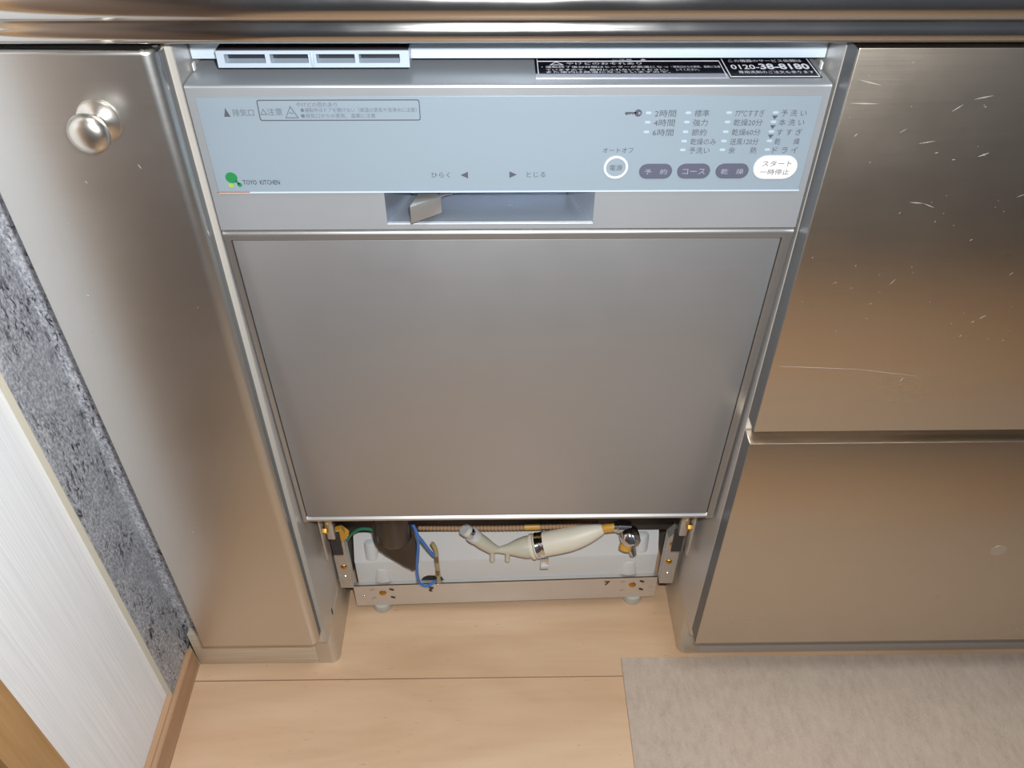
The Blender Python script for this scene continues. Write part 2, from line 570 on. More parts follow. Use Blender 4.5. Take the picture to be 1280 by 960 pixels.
# ------------------------------------------------------------------ drawer unit on the right
du = thing('drawer_unit', 'wide stainless unit with two stacked drawers right of the dishwasher', 'drawer unit', (0.8, 0.2, 0))
XD = 1.12
c_in2 = 0.2244
keep(box('side_panel', c_in2, 0.2400, 0.0, 0.545, 0.0900, 0.805, 'inner_steel'), du)
keep(box('side_panel', XD - 0.016, XD, 0.0, 0.545, 0.0900, 0.805, 'inner_steel'), du)
keep(box('bottom_panel', 0.2400, XD - 0.016, 0.002, 0.545, 0.0900, 0.105, 'inner_steel'), du)
keep(box('edge_strip', c_in2 + 0.0001, 0.2250, -0.0008, 0.0, 0.091, 0.805, 'cream_edge'), du)
keep(box('top_rail', 0.2400, XD - 0.016, 0.001, 0.02, 0.780, 0.805, 'inner_steel'), du)
keep(box('middle_rail', 0.2400, XD - 0.016, 0.0015, 0.02, 0.430, 0.480, 'inner_steel'), du)
du1 = keep(box('drawer_front', 0.2252, XD, -0.020, -0.0006, 0.4610, 0.8075, 'drawer_steel', bevel=0.0009), du)
du1['label'] = 'scratched upper drawer front'
du2 = keep(box('drawer_front', 0.2252, XD, -0.020, -0.0006, 0.1030, 0.4450, 'drawer_steel', bevel=0.0009), du)
du2['label'] = 'lower drawer front'


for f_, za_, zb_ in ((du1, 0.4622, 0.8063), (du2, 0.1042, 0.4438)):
    eg = box('edge_reflection', 0.2248, 0.2252, -0.0188, -0.0009, za_, zb_, 'reflection_grey', f_)  # added plate, its grey paints the dark gap reflected in the drawer side
    eg['label'] = 'added dark grey strip painting the reflection in the drawer side'


def scratches(name, segs, parent, y):
    bm = bmesh.new()
    for (xa, za, xb, zb, wd) in segs:
        d = Vector((xb - xa, 0, zb - za))
        if d.length < 1e-6:
            continue
        nrm = Vector((-d.z, 0, d.x)).normalized() * wd
        a, b = Vector((xa, y, za)), Vector((xb, y, zb))
        m = (a + b) / 2
        vs = [a, m - nrm, b, m + nrm]
        fr = [bm.verts.new(v) for v in vs]
        bk = [bm.verts.new(v + Vector((0, 0.00025, 0))) for v in vs]
        bm.faces.new(fr)
        bm.faces.new(bk[::-1])
        for i in range(4):
            bm.faces.new((fr[i], fr[(i + 1) % 4], bk[(i + 1) % 4], bk[i]))
    o = finish(name, bm, 'scratch')
    o.parent = parent
    o['kind'] = 'stuff'
    return o


rs = random.Random(3)
seg = [(0.2324, 0.5399, 0.300, 0.5360, 0.00022), (0.300, 0.5360, 0.3534, 0.5278, 0.0002), (0.341, 0.5205, 0.343, 0.5265, 0.0006),
       (0.2933, 0.6964, 0.304, 0.6955, 0.0004), (0.304, 0.6955, 0.3132, 0.6917, 0.0003), (0.230, 0.787, 0.247, 0.783, 0.0004), (0.229, 0.771, 0.249, 0.7705, 0.0004),
       (0.312, 0.7735, 0.324, 0.776, 0.0004), (0.300, 0.765, 0.306, 0.770, 0.0003), (0.330, 0.7320, 0.337, 0.7350, 0.0005), (0.285, 0.7420, 0.296, 0.7440, 0.0003)]
for i in range(90):
    xa, za = 0.228 + rs.random() * 0.24, 0.56 + rs.random() * 0.24
    L, an = 0.0006 + rs.random() ** 4 * 0.006, rs.choice([0.15, 0.5, 0.9, 1.2]) + rs.uniform(-.2, .2)
    seg.append((xa, za, xa + L * math.cos(an), za + L * math.sin(an), 0.0001 + rs.random() * 0.0002))
sc1 = scratches('scratches', seg, du1, -0.0201)
seg2 = [(0.4859, 0.1886, 0.488, 0.2011, 0.0006)]
for i in range(14):
    xa, za = 0.24 + rs.random() * 0.3, 0.13 + rs.random() * 0.30
    seg2.append((xa, za, xa + 0.0006, za + 0.0005, 0.0003))
sc2 = scratches('scratches', seg2, du2, -0.0201)
ws = prism('water_spot', arc(0.5235, 0.2797, 0.0085, 0, 360, 24)[:-1], 'y', -0.02015, -0.0198, 'water_spot', du2, smooth=False)
seg3 = []
for i in range(26):
    xa, za = -0.350 + rs.random() * 0.115, 0.16 + rs.random() * 0.62
    L = 0.0006 + rs.random() ** 3 * 0.004
    an = rs.uniform(-1.2, -0.5)
    seg3.append((xa, za, xa + L * math.cos(an), za + L * math.sin(an), 0.0002 + rs.random() * 0.0002))
sc3 = scratches('scratches', seg3, dr, -0.0201)

keep(box('kick_board', 0.2525, XD, 0.0275, 0.0400, 0.0005, 0.0890, 'kick_grey', bevel=0.0008), du)
xs, r = 0.2258, 0.011
post = [(0.2523, 0.0275)] + arc(xs + r, 0.0275 + r, r, 270, 180, 8) + [(xs, 0.50), (xs + 0.006, 0.50), (xs + 0.006, 0.042), (0.2523, 0.042)]
keep(prism('corner_post', post, 'z', 0.0005, 0.0898, 'post_steel'), du)

# ------------------------------------------------------------------ dishwasher
dw = thing('dishwasher', 'built-in dishwasher with grey control panel and kick plate removed', 'dishwasher', (0, 0.25, 0))
DX0, DX1 = -0.2195, 0.2222


def D(o, parent=None, label=None):
    if parent is None:
        keep(o, dw)
    else:
        o.parent = parent
    if label:
        o['label'] = label
    return o


D(box('body', -0.2150, 0.2180, 0.128, 0.53, 0.1345, 0.772, 'dark_body'))
D(box('door_backing', -0.2120, 0.2150, 0.040, 0.1275, 0.330, 0.772, 'dark_body'))

# control panel: metal front with a scooped handle opening
ZT, ZM, ZB = 0.7760, 0.6955, 0.6640
HX0, HX1, HZ = -0.0920, 0.0651, 0.6695
bm = bmesh.new()
c = 0.0016
add_prism(bm, [(0, ZM), (0, ZT - c), (0.0005, ZT - 0.0005), (c, ZT), (0.055, ZT), (0.055, ZM)], 'x', DX0, DX1)
add_box(bm, DX0, HX0, 0, 0.05, ZB, ZM)
add_box(bm, HX1, DX1, 0, 0.05, ZB, ZM)
add_prism(bm, [(0, ZB), (0, HZ - 0.0012), (0.0012, HZ), (0.05, HZ), (0.05, ZB)], 'x', HX0, HX1)
ctrl = D(finish('control_panel', bm, 'ctrl_metal', None, False))
ctrl['label'] = 'brushed metal control panel'
# scoop
bm = bmesh.new()
f0 = [(HX0, 0.0004, HZ - 0.0004), (HX1, 0.0004, HZ - 0.0004), (HX1, 0.0004, ZM), (HX0, 0.0004, ZM)]
f1 = [(-0.0750, 0.030, 0.6778), (0.0463, 0.030, 0.6785), (0.0463, 0.030, ZM), (-0.0750, 0.030, ZM)]
a = [bm.verts.new(p) for p in f0]
b = [bm.verts.new(p) for p in f1]
for i in (0, 1, 3):
    bm.faces.new((a[i], a[(i + 1) % 4], b[(i + 1) % 4], b[i]))
bm.faces.new(b)
scoop = D(finish('handle_recess', bm, 'recess_steel', None, False))
lv = prism('handle_lever', [(-0.0722, -0.0120), (-0.0503, 0.0040), (-0.0560, 0.0120), (-0.0680, 0.0090), (-0.0728, -0.0095)], 'z', 0.6755, 0.6900, 'handle_metal', None, bevel=0.0007)
D(lv, None, 'brushed metal latch lever')
D(tube('lever_rod', [(-0.0520, 0.006, 0.6895), (-0.044, 0.0085, 0.6900), (-0.030, 0.018, 0.6930)], 0.0012, 'chrome'))

# plastic sheet with printing
SX0, SX1, SZ0, SZ1 = -0.2138, 0.2172, 0.6968, 0.7683
sheet = D(box('control_sheet', SX0, SX1, -0.0006, 0.0002, SZ0, SZ1, 'sheet_blue', bevel=0.0002, seg=1), None, 'pale blue-grey printed control sheet')
D(box('sheet_edge_highlight', SX0, SX1, -0.0011, 0.0, SZ0 - 0.0011, SZ0 - 0.0001, 'trim_bar'), sheet)  # bright strip paints the highlight on the sheet's lower edge
D(box('rust_stain', SX0 - 0.001, SX0 + 0.023, -0.00115, -0.0011, SZ0 - 0.0006, SZ0 + 0.0002, 'rust'), sheet)

_vf = None


def text(name, s, cx, cz, wd, ht, mat, parent, y=-0.0009, plane='xz', bold=0.0):
    """flat printed lettering fitted to a width and height, centred on (cx, cz)"""
    cu = bpy.data.curves.new(name, 'FONT')
    cu.body = s
    cu.size = 1.0
    cu.resolution_u = 2
    cu.offset = bold
    o = bpy.data.objects.new(name, cu)
    COL.objects.link(o)
    bpy.context.view_layer.update()
    me = bpy.data.meshes.new_from_object(o.evaluated_get(bpy.context.evaluated_depsgraph_get()))
    bpy.data.objects.remove(o)
    me.name = name
    xs = [v.co.x for v in me.vertices]
    ys = [v.co.y for v in me.vertices]
    if not xs:
        return None
    mx, my = (min(xs) + max(xs)) / 2, (min(ys) + max(ys)) / 2
    sx = wd / max(1e-6, max(xs) - min(xs))
    sy = ht / max(1e-6, max(ys) - min(ys))
    for v in me.vertices:
        px, py = (v.co.x - mx) * sx, (v.co.y - my) * sy
        v.co = (cx + px, y, cz + py) if plane == 'xz' else (cx + px, cz + py, y)
    me.materials.clear()
    ob = link(name, me, mat)
    D(ob, parent)
    return ob


def flat(name, outline, y, th, mat, parent, bevel=0.0):
    """low raised shape on the control sheet: outline in x,z"""
    o = prism(name, outline, 'y', y, y - th, mat, None, bevel=0.0, smooth=False)
    return D(o, parent)


def capsule(cx, cz, hw, hh, n=10):
    return arc(cx + hw - hh, cz, hh, -90, 90, n) + arc(cx - hw + hh, cz, hh, 90, 270, n)


def ring(name, outer, inner, y, th, mat, parent):
    bm = bmesh.new()
    n = len(outer)
    vo = [bm.verts.new((p[0], y - th, p[1])) for p in outer]
    vi = [bm.verts.new((p[0], y - th, p[1])) for p in inner]
    wo = [bm.verts.new((p[0], y, p[1])) for p in outer]
    wi = [bm.verts.new((p[0], y, p[1])) for p in inner]
    for i in range(n):
        j = (i + 1) % n
        bm.faces.new((vo[i], vo[j], vi[j], vi[i]))
        bm.faces.new((wo[i], wo[j], vo[j], vo[i]))
        bm.faces.new((wi[i], vi[i], vi[j], wi[j]))
    return D(finish(name, bm, mat, None, False), parent)


YS = -0.0006
# warning box on the left
text('printed_lettering', '排気口', -0.1830, 0.7574, 0.0148, 0.0052, 'print_faint', sheet)
flat('printed_arrow', [(-0.1966, 0.7545), (-0.1924, 0.7545), (-0.1948, 0.7606)], YS, 0.0003, 'print_grey', sheet)
bx0, bx1, bz0, bz1 = -0.1724, -0.0608, 0.7514, 0.7664


def rrect(x0, x1, z0, z1, r, n=4):
    return arc(x1 - r, z1 - r, r, 0, 90, n) + arc(x0 + r, z1 - r, r, 90, 180, n) + arc(x0 + r, z0 + r, r, 180, 270, n) + arc(x1 - r, z0 + r, r, 270, 360, n)


ring('printed_frame', rrect(bx0, bx1, bz0, bz1, 0.0016), rrect(bx0 + 0.0006, bx1 - 0.0006, bz0 + 0.0006, bz1 - 0.0006, 0.0011), YS, 0.0003, 'print_grey', sheet)


def tri(cx, cz, hw, hh):
    return [(cx - hw, cz - hh), (cx + hw, cz - hh), (cx, cz + hh)]


def tri_ring(cx, cz, hw, hh, k=0.72, parent=None):
    o = tri(cx, cz, hw, hh)
    g = cz - hh / 3
    i = [(cx + (p[0] - cx) * k, g + (p[1] - g) * k) for p in o]
    return ring('warning_triangle', o, i, YS, 0.0003, 'print_faint', parent or sheet)


tri_ring(-0.1690, 0.7580, 0.0022, 0.0022)
tri_ring(-0.1500, 0.7577, 0.0047, 0.0044, 0.82)
text('printed_lettering', '注意', -0.1612, 0.7580, 0.0105, 0.0052, 'print_faint', sheet)
text('printed_lettering', '~', -0.1500, 0.7570, 0.003, 0.0012, 'print_faint', sheet)
text('printed_lettering', 'やけどの恐れあり', -0.1316, 0.7630, 0.0280, 0.0033, 'print_faint', sheet)
text('printed_lettering', '●運転中はドアを開けない（高温の蒸気や洗浄水に注意）', -0.1032, 0.7591, 0.0800, 0.0033, 'print_faint', sheet)
text('printed_lettering', '●排気口からの蒸気、温風に注意', -0.1178, 0.7550, 0.0515, 0.0033, 'print_faint', sheet)
# open / close
text('printed_lettering', 'ひらく', -0.0491, 0.7098, 0.0138, 0.0042, 'print_grey', sheet)
flat('printed_arrow', [(-0.0345, 0.7096), (-0.0292, 0.7122), (-0.0292, 0.7070)], YS, 0.0003, 'print_grey', sheet)
flat('printed_arrow', [(0.0064, 0.7098), (0.0011, 0.7124), (0.0011, 0.7072)], YS, 0.0003, 'print_grey', sheet)
text('printed_lettering', 'とじる', 0.0206, 0.7098, 0.0140, 0.0042, 'print_grey', sheet)
# maker's mark
mk = arc(-0.2019, 0.7082, 0.0043, 0, 360, 20)[:-1]
flat('maker_mark', mk, YS, 0.0003, 'logo_green', sheet)
flat('maker_mark', [(-0.1998, 0.7050), (-0.1985, 0.7062), (-0.1966, 0.7033), (-0.1976, 0.7026)], YS, 0.0003, 'logo_green', sheet)
flat('maker_mark', arc(-0.1970, 0.7025, 0.0017, 0, 360, 12)[:-1], YS, 0.0003, 'logo_green', sheet)
flat('maker_mark', arc(-0.2036, 0.7018, 0.0018, 0, 360, 14)[:-1], YS, 0.0003, 'logo_lime', sheet)
text('printed_lettering', 'TOYO  KITCHEN', -0.1808, 0.7045, 0.0268, 0.0036, 'print_dark', sheet)
# key symbol
flat('printed_key', arc(0.0908, 0.7563, 0.0026, 0, 360, 16)[:-1], YS, 0.0003, 'print_grey', sheet)
flat('printed_key', [(0.0818, 0.7570), (0.0895, 0.7570), (0.0895, 0.7558), (0.0878, 0.7558), (0.0872, 0.7550), (0.0866, 0.7558), (0.0856, 0.7558), (0.0850, 0.7549), (0.0842, 0.7558), (0.0838, 0.7552), (0.0826, 0.7548), (0.0816, 0.7556)], YS, 0.0003, 'print_grey', sheet)
flat('printed_key', arc(0.0916, 0.7563, 0.0008, 0, 360, 10)[:-1], YS - 0.0003, 0.0002, 'sheet_blue', sheet)
# programme columns
zz = [0.7560, 0.7492, 0.7420, 0.7350, 0.7283]
for s, z in zip(('2時間', '4時間', '6時間'), zz):
    text('printed_lettering', s, 0.1099, z, 0.0148, 0.0052, 'print_grey', sheet)
for s, z, cx, wd in zip(('標準', '強力', '節約', '乾燥のみ', '予洗い'), zz, (0.1354, 0.1353, 0.1356, 0.1395, 0.1377), (0.0104, 0.0104, 0.0104, 0.0182, 0.0150)):
    text('printed_lettering', s, cx, z, wd, 0.0050, 'print_grey', sheet)
for s, z in zip(('77℃すすぎ', '乾燥20分', '乾燥60分', '送風120分', '余　　熱'), zz):
    text('printed_lettering', s, 0.1690, z, 0.0204, 0.0050, 'print_grey', sheet)
for s, z in zip(('予 洗 い', '本 洗 い', 'す す ぎ', '乾　　燥', 'ド ラ イ'), zz):
    text('printed_lettering', s, 0.1998, z, 0.0180, 0.0048, 'print_grey', sheet)
for z in (0.7527, 0.7457, 0.7386):
    flat('printed_arrow', [(0.1851, z + 0.0014), (0.1891, z + 0.0014), (0.1871, z - 0.0014)], YS, 0.0003, 'print_grey', sheet)
for cx, idx in ((0.0981, (0, 1, 2)), (0.1258, range(5)), (0.1544, range(5)), (0.1870, range(5))):
    for i in idx:
        flat('indicator_light', capsule(cx, zz[i] + 0.0004, 0.0020, 0.0009, 5), YS, 0.0003, 'led_pale', sheet)
# buttons
text('printed_lettering', 'オートオフ', 0.0791, 0.7286, 0.0218, 0.0038, 'print_grey', sheet)
n = 40
co = arc(0.0787, 0.7154, 0.0088, 0, 360, n)[:-1]
ci = arc(0.0787, 0.7154, 0.0073, 0, 360, n)[:-1]
pb = flat('power_button', ci, YS, 0.0004, 'sheet_blue', sheet)
ring('button_ring', co, ci, YS, 0.0008, 'button_white', sheet)
text('printed_lettering', '電源', 0.0788, 0.7152, 0.0092, 0.0044, 'print_grey', sheet, y=-0.0013)
for cx, s in ((0.1081, '予　約'), (0.1360, 'コース'), (0.1643, '乾　燥')):
    flat('button', capsule(cx, 0.7122, 0.0121, 0.0058), YS, 0.0008, 'button_grey', sheet)
    text('printed_lettering', s, cx, 0.7121, 0.0166, 0.0043, 'button_text', sheet, y=-0.0017)
flat('start_button', capsule(0.1955, 0.7150, 0.0160, 0.0091), YS, 0.0008, 'button_white', sheet)
text('printed_lettering', 'スタート', 0.1960, 0.7183, 0.0214, 0.0043, 'print_grey', sheet, y=-0.0017)
text('printed_lettering', '一時停止', 0.1956, 0.7116, 0.0214, 0.0045, 'print_grey', sheet, y=-0.0017)

# sticker on the top ledge
stz = ZT + 0.0004
st = D(box('warning_sticker', 0.0195, 0.2185, 0.0190, 0.0475, ZT, stz, 'sticker'), None, 'black sticker with white warning text')
D(box('sticker_foil', 0.0195, 0.1535, 0.0112, 0.0189, ZT, stz, 'sticker_silver'), st)
D(box('sticker_right', 0.1540, 0.2185, 0.0112, 0.0189, ZT, stz, 'sticker'), st)
zt = stz + 0.0002


def sline(x0, x1, y0, y1):
    D(box('sticker_line', x0, x1, y0, y1, stz, zt, 'print_white'), st)


sline(0.0212, 0.1525, 0.0418, 0.0424)
sline(0.0212, 0.0218, 0.0192, 0.0470)
sline(0.1520, 0.1525, 0.0130, 0.0424)
sline(0.1546, 0.1552, 0.0128, 0.0470)
sline(0.1546, 0.2172, 0.0124, 0.0130)
sline(0.2166, 0.2172, 0.0128, 0.0470)


def stext(s, x0, x1, cy, h, bold=0.0):
    text('sticker_lettering', s, (x0 + x1) / 2, cy, x1 - x0, h, 'print_white', st, y=zt, plane='xy', bold=bold)


stext('ご注意', 0.0760, 0.0900, 0.0452, 0.0040)
stext('▲', 0.0960, 0.1000, 0.0452, 0.0040)
o = ring('sticker_triangle', [(0.0300, 0.0345), (0.0400, 0.0345), (0.0350, 0.0412)], [(0.0315, 0.0353), (0.0385, 0.0353), (0.0350, 0.0398)], 0, 0.0001, 'print_white', st)
for v in o.data.vertices:
    v.co = (v.co.x, v.co.z, zt - v.co.y * 0.5)
stext('やけどのおそれあり', 0.0420, 0.0960, 0.0374, 0.0048)
stext('・運転終了後30分間はヒーターが高温になっ', 0.0240, 0.1140, 0.0308, 0.0040)
stext('ていますので、絶対にふれないでください。', 0.0270, 0.1130, 0.0254, 0.0040)
stext('また庫内は高温になっていますので。', 0.0270, 0.1140, 0.0212, 0.0032)
stext('・排気口からの蒸気、温風に注意', 0.1160, 0.1510, 0.0308, 0.0040)
stext('してください。', 0.1190, 0.1350, 0.0254, 0.0040)
stext('この機器のサービス依頼は', 0.1590, 0.2120, 0.0418, 0.0052)
stext('0120-', 0.1585, 0.1785, 0.0302, 0.0085, 0.015)
stext('38-8180', 0.1790, 0.2145, 0.0310, 0.0108, 0.03)
stext('専用洗剤のご注文も承ります', 0.1620, 0.2150, 0.0205, 0.0050)

# trim bar under the worktop and the exhaust vent in front of it
D(box('trim_bar', -0.2198, 0.2238, 0.0290, 0.046, 0.7833, 0.7938, 'trim_bar', bevel=0.0006))
D(box('side_tab', -0.2190, -0.2180, 0.024, 0.028, 0.777, 0.782, 'button_white'))
D(box('side_tab', 0.2205, 0.2215, 0.024, 0.028, 0.777, 0.782, 'button_white'))
VX0, VX1, VZ0, VZ1, VY0, VY1 = -0.1968, -0.0668, 0.7838, 0.7955, 0.0115, 0.0288
bm = bmesh.new()
slots = [(-0.1916, -0.1640), (-0.1608, -0.1350), (-0.1296, -0.1036), (-0.1008, -0.0732)]
sz0, sz1 = 0.7868, 0.7928
add_box(bm, VX0, VX1, VY0, VY1, VZ0, sz0)
add_box(bm, VX0, VX1, VY0, VY1, sz1, VZ1 - 0.0004)
xs = [VX0] + [v for s in slots for v in s] + [VX1]
for i in range(0, len(xs), 2):
    add_box(bm, xs[i], xs[i + 1], VY0, VY1, sz0, sz1)
vent = D(finish('exhaust_vent', bm, 'vent_plastic'), None, 'silver exhaust vent with four slots')
D(box('vent_top', VX0 + 0.0004, VX1 - 0.0004, VY0 + 0.0008, VY1, VZ1 - 0.0004, VZ1 + 0.0002, 'vent_top'), vent)
D(box('vent_inside', VX0 + 0.002, VX1 - 0.002, VY0 + 0.009, VY0 + 0.010, sz0, sz1, 'vent_dark'), vent)
D(tube('vent_clip', [(-0.1322, VY0 - 0.0004, VZ0 + 0.001), (-0.1322, VY0 - 0.0012, 0.7900), (-0.1322, VY0 - 0.0004, VZ1 - 0.0012)], 0.0011, 'vent_plastic', n=8, sub=3), vent)

# door: steel frame with an inset panel, its foot set back a little
SH = 0.0145 / 0.368
ZD1, ZD0 = 0.6625, 0.2960


def lean(o):
    for v in o.data.vertices:
        v.co.y += (ZD1 - v.co.z) * SH
    return o


PX0, PX1, PZ0, PZ1 = -0.2135, 0.2135, 0.3040, 0.6540
bm = bmesh.new()
gx = 0.0007
add_prism(bm, [(0.030, PZ1 + gx), (0.0, PZ1 + gx)] + arc(0.0042, ZD1 - 0.0042, 0.0042, 180, 90, 6) + [(0.030, ZD1)], 'x', DX0, DX1)
for xa, xb, sgn in ((DX0, PX0 - gx, 1), (PX1 + gx, DX1, -1)):
    ol = [(xa, 0.030), (xa, 0.0012), (xa + 0.0012, 0.0), (xb, 0.0), (xb, 0.030)] if sgn > 0 else [(xa, 0.030), (xa, 0.0), (xb - 0.0012, 0.0), (xb, 0.0012), (xb, 0.030)]
    add_prism(bm, ol, 'z', ZD0, PZ1 + gx)
add_prism(bm, [(0.030, ZD0), (0.0012, ZD0), (0.0, ZD0 + 0.0012), (-0.0002, PZ0 - gx - 0.0030), (0.0030, PZ0 - gx), (0.030, PZ0 - gx)], 'x', PX0 - gx, PX1 + gx)
fr = D(lean(finish('door_frame', bm, 'frame_steel', None, True)), None, 'narrow steel door frame')
D(lean(box('door_panel', PX0, PX1, 0.0004, 0.020, PZ0, PZ1, 'panel_steel', bevel=0.0008)), None, 'matt stainless door panel')
D(lean(box('panel_shadow_gap', PX0 - 0.003, PX1 + 0.003, 0.0205, 0.029, PZ0 - 0.003, PZ1 + 0.003, 'dark_gap')))

# ---- what shows below the door
# the base stands a little askew, its right end deeper
RSH = 0.0100 / 0.410


def askew(o):
    for v in o.data.vertices:
        v.co.y += (v.co.x + 0.206) * RSH
    return o


prof = [(0.1060, 0.0200), (0.1060, 0.0960), (0.1072, 0.0985), (0.1260, 0.1290), (0.1275, 0.1340), (0.40, 0.134), (0.40, 0.0200)]
tank = D(askew(prism('base_tank', prof, 'x', -0.2000, 0.2015, 'tank_white', None, bevel=0.0015)), None, 'white plastic base tank')
for cx in (-0.1770, 0.1790):
    D(askew(lathe('tank_boss', [(0, 0.0), (0.0096, 0.0), (0.0096, 0.021), (0.0088, 0.0245), (0.0060, 0.0265), (0, 0.027)], (cx, 0.1150, 0.1000), (0, 0.25, 1), 'tank_white', n=24)), tank)
for cx in (-0.1660, 0.1655):
    yl = 0.1064 + (cx + 0.206) * RSH
    lg = lathe('tank_lug', [(0, 0), (0.0110, 0.0), (0.0072, 0.022), (0.0055, 0.024), (0, 0.024)], (cx, yl, 0.0590), (0, 0, 1), 'tank_white', n=20)
    for v in lg.data.vertices:
        v.co.y = yl + (v.co.y - yl) * 0.45
    D(lg, tank)

# floor rail
bm = bmesh.new()
add_box(bm, -0.2060, 0.2050, 0.0850 + 0.0148, 0.1010, 0.0100, 0.0560)
add_box(bm, -0.2060, 0.2050, 0.0998, 0.1056, 0.0548, 0.0560)
rail = D(askew(finish('front_rail', bm, 'rail_steel')), None, 'galvanised steel front rail')
for cx, cz in ((-0.1681, 0.0385), (0.1720, 0.0390)):
    o = lathe('screw', [(0, 0.0022), (0.0025, 0.0021), (0.0046, 0.001), (0.0050, 0)], (cx, 0.0998, cz), (0, -1, 0), 'brass', n=20)
    D(askew(o), rail)
    for dx, dz, an in ((-0.0135, 0.008, 0.5), (0.0125, 0.0075, -0.5), (0.0130, -0.0105, -0.5), (-0.0130, -0.0110, 0.5)):
        ca, sa = math.cos(an), math.sin(an)
        pts = [(cx + dx + u * ca - v * sa, cz + dz + u * sa + v * ca) for u, v in capsule(0, 0, 0.0036, 0.0016, 4)]
        D(askew(prism('slot', pts, 'y', 0.0996, 0.0993, 'mark_dark' if dx > 0 else 'bracket_steel', None, smooth=False)), rail)
    s = -1 if cx < 0 else 1
    D(askew(lathe('rivet', [(0, 0.0008), (0.0017, 0.0006), (0.002, 0)], (cx + s * 0.0255, 0.0998, cz - 0.006), (0, -1, 0), 'chrome', n=12)), rail)
    D(askew(lathe('foot', [(0, 0), (0.0135, 0), (0.0140, 0.003), (0.0120, 0.0098), (0, 0.0098)], (cx + 0.004 * s, 0.1075, 0.0), (0, 0, 1), 'foot_clear', n=24)), rail)
askew(text('painted_mark', '?', -0.1025, 0.0440, 0.0080, 0.0110, 'mark_dark', rail, y=0.0994, bold=0.03))
askew(text('painted_mark', '7', 0.1370, 0.0450, 0.0080, 0.0090, 'mark_dark', rail, y=0.0994, bold=0.03))
D(prism('hole', [(-0.1160, 0.0560), (-0.1120, 0.0630), (-0.1060, 0.0665), (-0.0960, 0.0660), (-0.0940, 0.0575), (-0.0880, 0.0640), (-0.0850, 0.0560)], 'y', 0.1085, 0.1081, 'dark_gap', None, smooth=False), tank)

# side brackets with screws, hinge plates
for s, bx0, bx1, zb0, zb1, sc in ((-1, -0.2180, -0.2015, 0.0735, 0.1760, ((-0.2082, 0.170), (-0.2086, 0.1568), (-0.2080, 0.1196))), (1, 0.2010, 0.2185, 0.0760, 0.1830, ((0.2078, 0.1596), (0.2075, 0.1233)))):
    br = prism('side_bracket', [(bx0, zb0), (bx1, zb0), (bx1, zb1 - (0.004 if s < 0 else 0.012)), ((bx0 + bx1) / 2, zb1), (bx0, zb1 - 0.012)], 'y', 0.0850, 0.0990, 'bracket_steel', None, bevel=0.0005, smooth=False)
    D(br)
    for cx, cz in sc:
        D(lathe('screw', [(0, 0.0020), (0.0022, 0.0019), (0.0040, 0.0008), (0.0043, 0)], (cx, 0.0850, cz), (0, -1, 0), 'brass', n=18), br)
    D(lathe('rivet', [(0, 0.0008), (0.0018, 0.0006), (0.0022, 0)], (s * 0.2088, 0.0850, 0.0985), (0, -1, 0), 'chrome', n=14), br)
    hx = -0.2150 if s < 0 else 0.2165
    ha = D(box('hinge_arm', min(hx, hx - s * 0.0024), max(hx, hx - s * 0.0024), 0.046, 0.060, 0.186, 0.262, 'bracket_steel', bevel=0.0006))
    D(lathe('hinge_nut', [(0, 0.006), (0.0034, 0.006), (0.0044, 0.0048), (0.0044, 0.0), (0, 0)], (hx - s * 0.0024, 0.051, 0.236), (-s, 0, 0), 'brass', n=6), ha)
    hp = hx - s * 0.004
    D(box('hinge_plate', min(hp, hp - s * 0.012), max(hp, hp - s * 0.012), 0.0640, 0.0660, 0.172, 0.214, 'dark_body'), ha)
    D(box('hinge_block', min(hp, hp - s * 0.009), max(hp, hp - s * 0.009), 0.0560, 0.0640, 0.212, 0.250, 'bracket_steel', bevel=0.001), ha)

# dark drip cover, wires
cov = [(-0.1640, 0.2400), (-0.1150, 0.2400), (-0.1140, 0.1850), (-0.1098, 0.1480), (-0.1125, 0.1220), (-0.1180, 0.1090), (-0.1225, 0.1085), (-0.1300, 0.1190), (-0.1400, 0.1360), (-0.1520, 0.1440), (-0.1600, 0.1510), (-0.1625, 0.1640), (-0.1640, 0.1850)]
D(prism('drip_cover', cov, 'y', 0.0840, 0.0960, 'cover_dark', None, bevel=0.0035, seg=4), None, 'dark brown plastic drip cover')
D(lathe('cover_bulge', [(0.0230, 0.06), (0.0230, 0.008), (0.0200, 0.002), (0.012, 0.0), (0, 0)], (-0.1390, 0.0900, 0.1720), (0, 0, 1), 'cover_dark', n=24))
D(tube('blue_wire', [(-0.1140, 0.0840, 0.205), (-0.1095, 0.0820, 0.188), (-0.1100, 0.0825, 0.165), (-0.1140, 0.0835, 0.130), (-0.1155, 0.0840, 0.105), (-0.1140, 0.0850, 0.084), (-0.1080, 0.0850, 0.0760), (-0.1000, 0.0850, 0.0790), (-0.0925, 0.0860, 0.0860)], 0.0019, 'wire_blue', sub=5, n=8))
D(tube('blue_wire', [(-0.1100, 0.0810, 0.189), (-0.1040, 0.0830, 0.172), (-0.0975, 0.0845, 0.153), (-0.0915, 0.0850, 0.1400)], 0.0019, 'wire_blue', sub=5, n=8))
ct = D(tube('clear_tube', [(-0.0925, 0.0860, 0.165), (-0.0890, 0.0860, 0.150), (-0.0890, 0.0860, 0.125), (-0.0885, 0.0860, 0.100), (-0.0895, 0.0860, 0.0830)], [0.0026] * 21, 'tube_clear', sub=5, n=10))
for z0, z1 in ((0.128, 0.139), (0.101, 0.110)):
    D(tube('wire_joint', [(-0.0892, 0.0848, z0), (-0.0892, 0.0846, z1)], 0.0024, 'wire_brown', n=8), ct)
D(lathe('wire_tip', [(0, 0.004), (0.0016, 0.003), (0.0016, 0), (0, 0)], (-0.0905, 0.0850, 0.0790), (0, 0, 1), 'chrome', n=10))
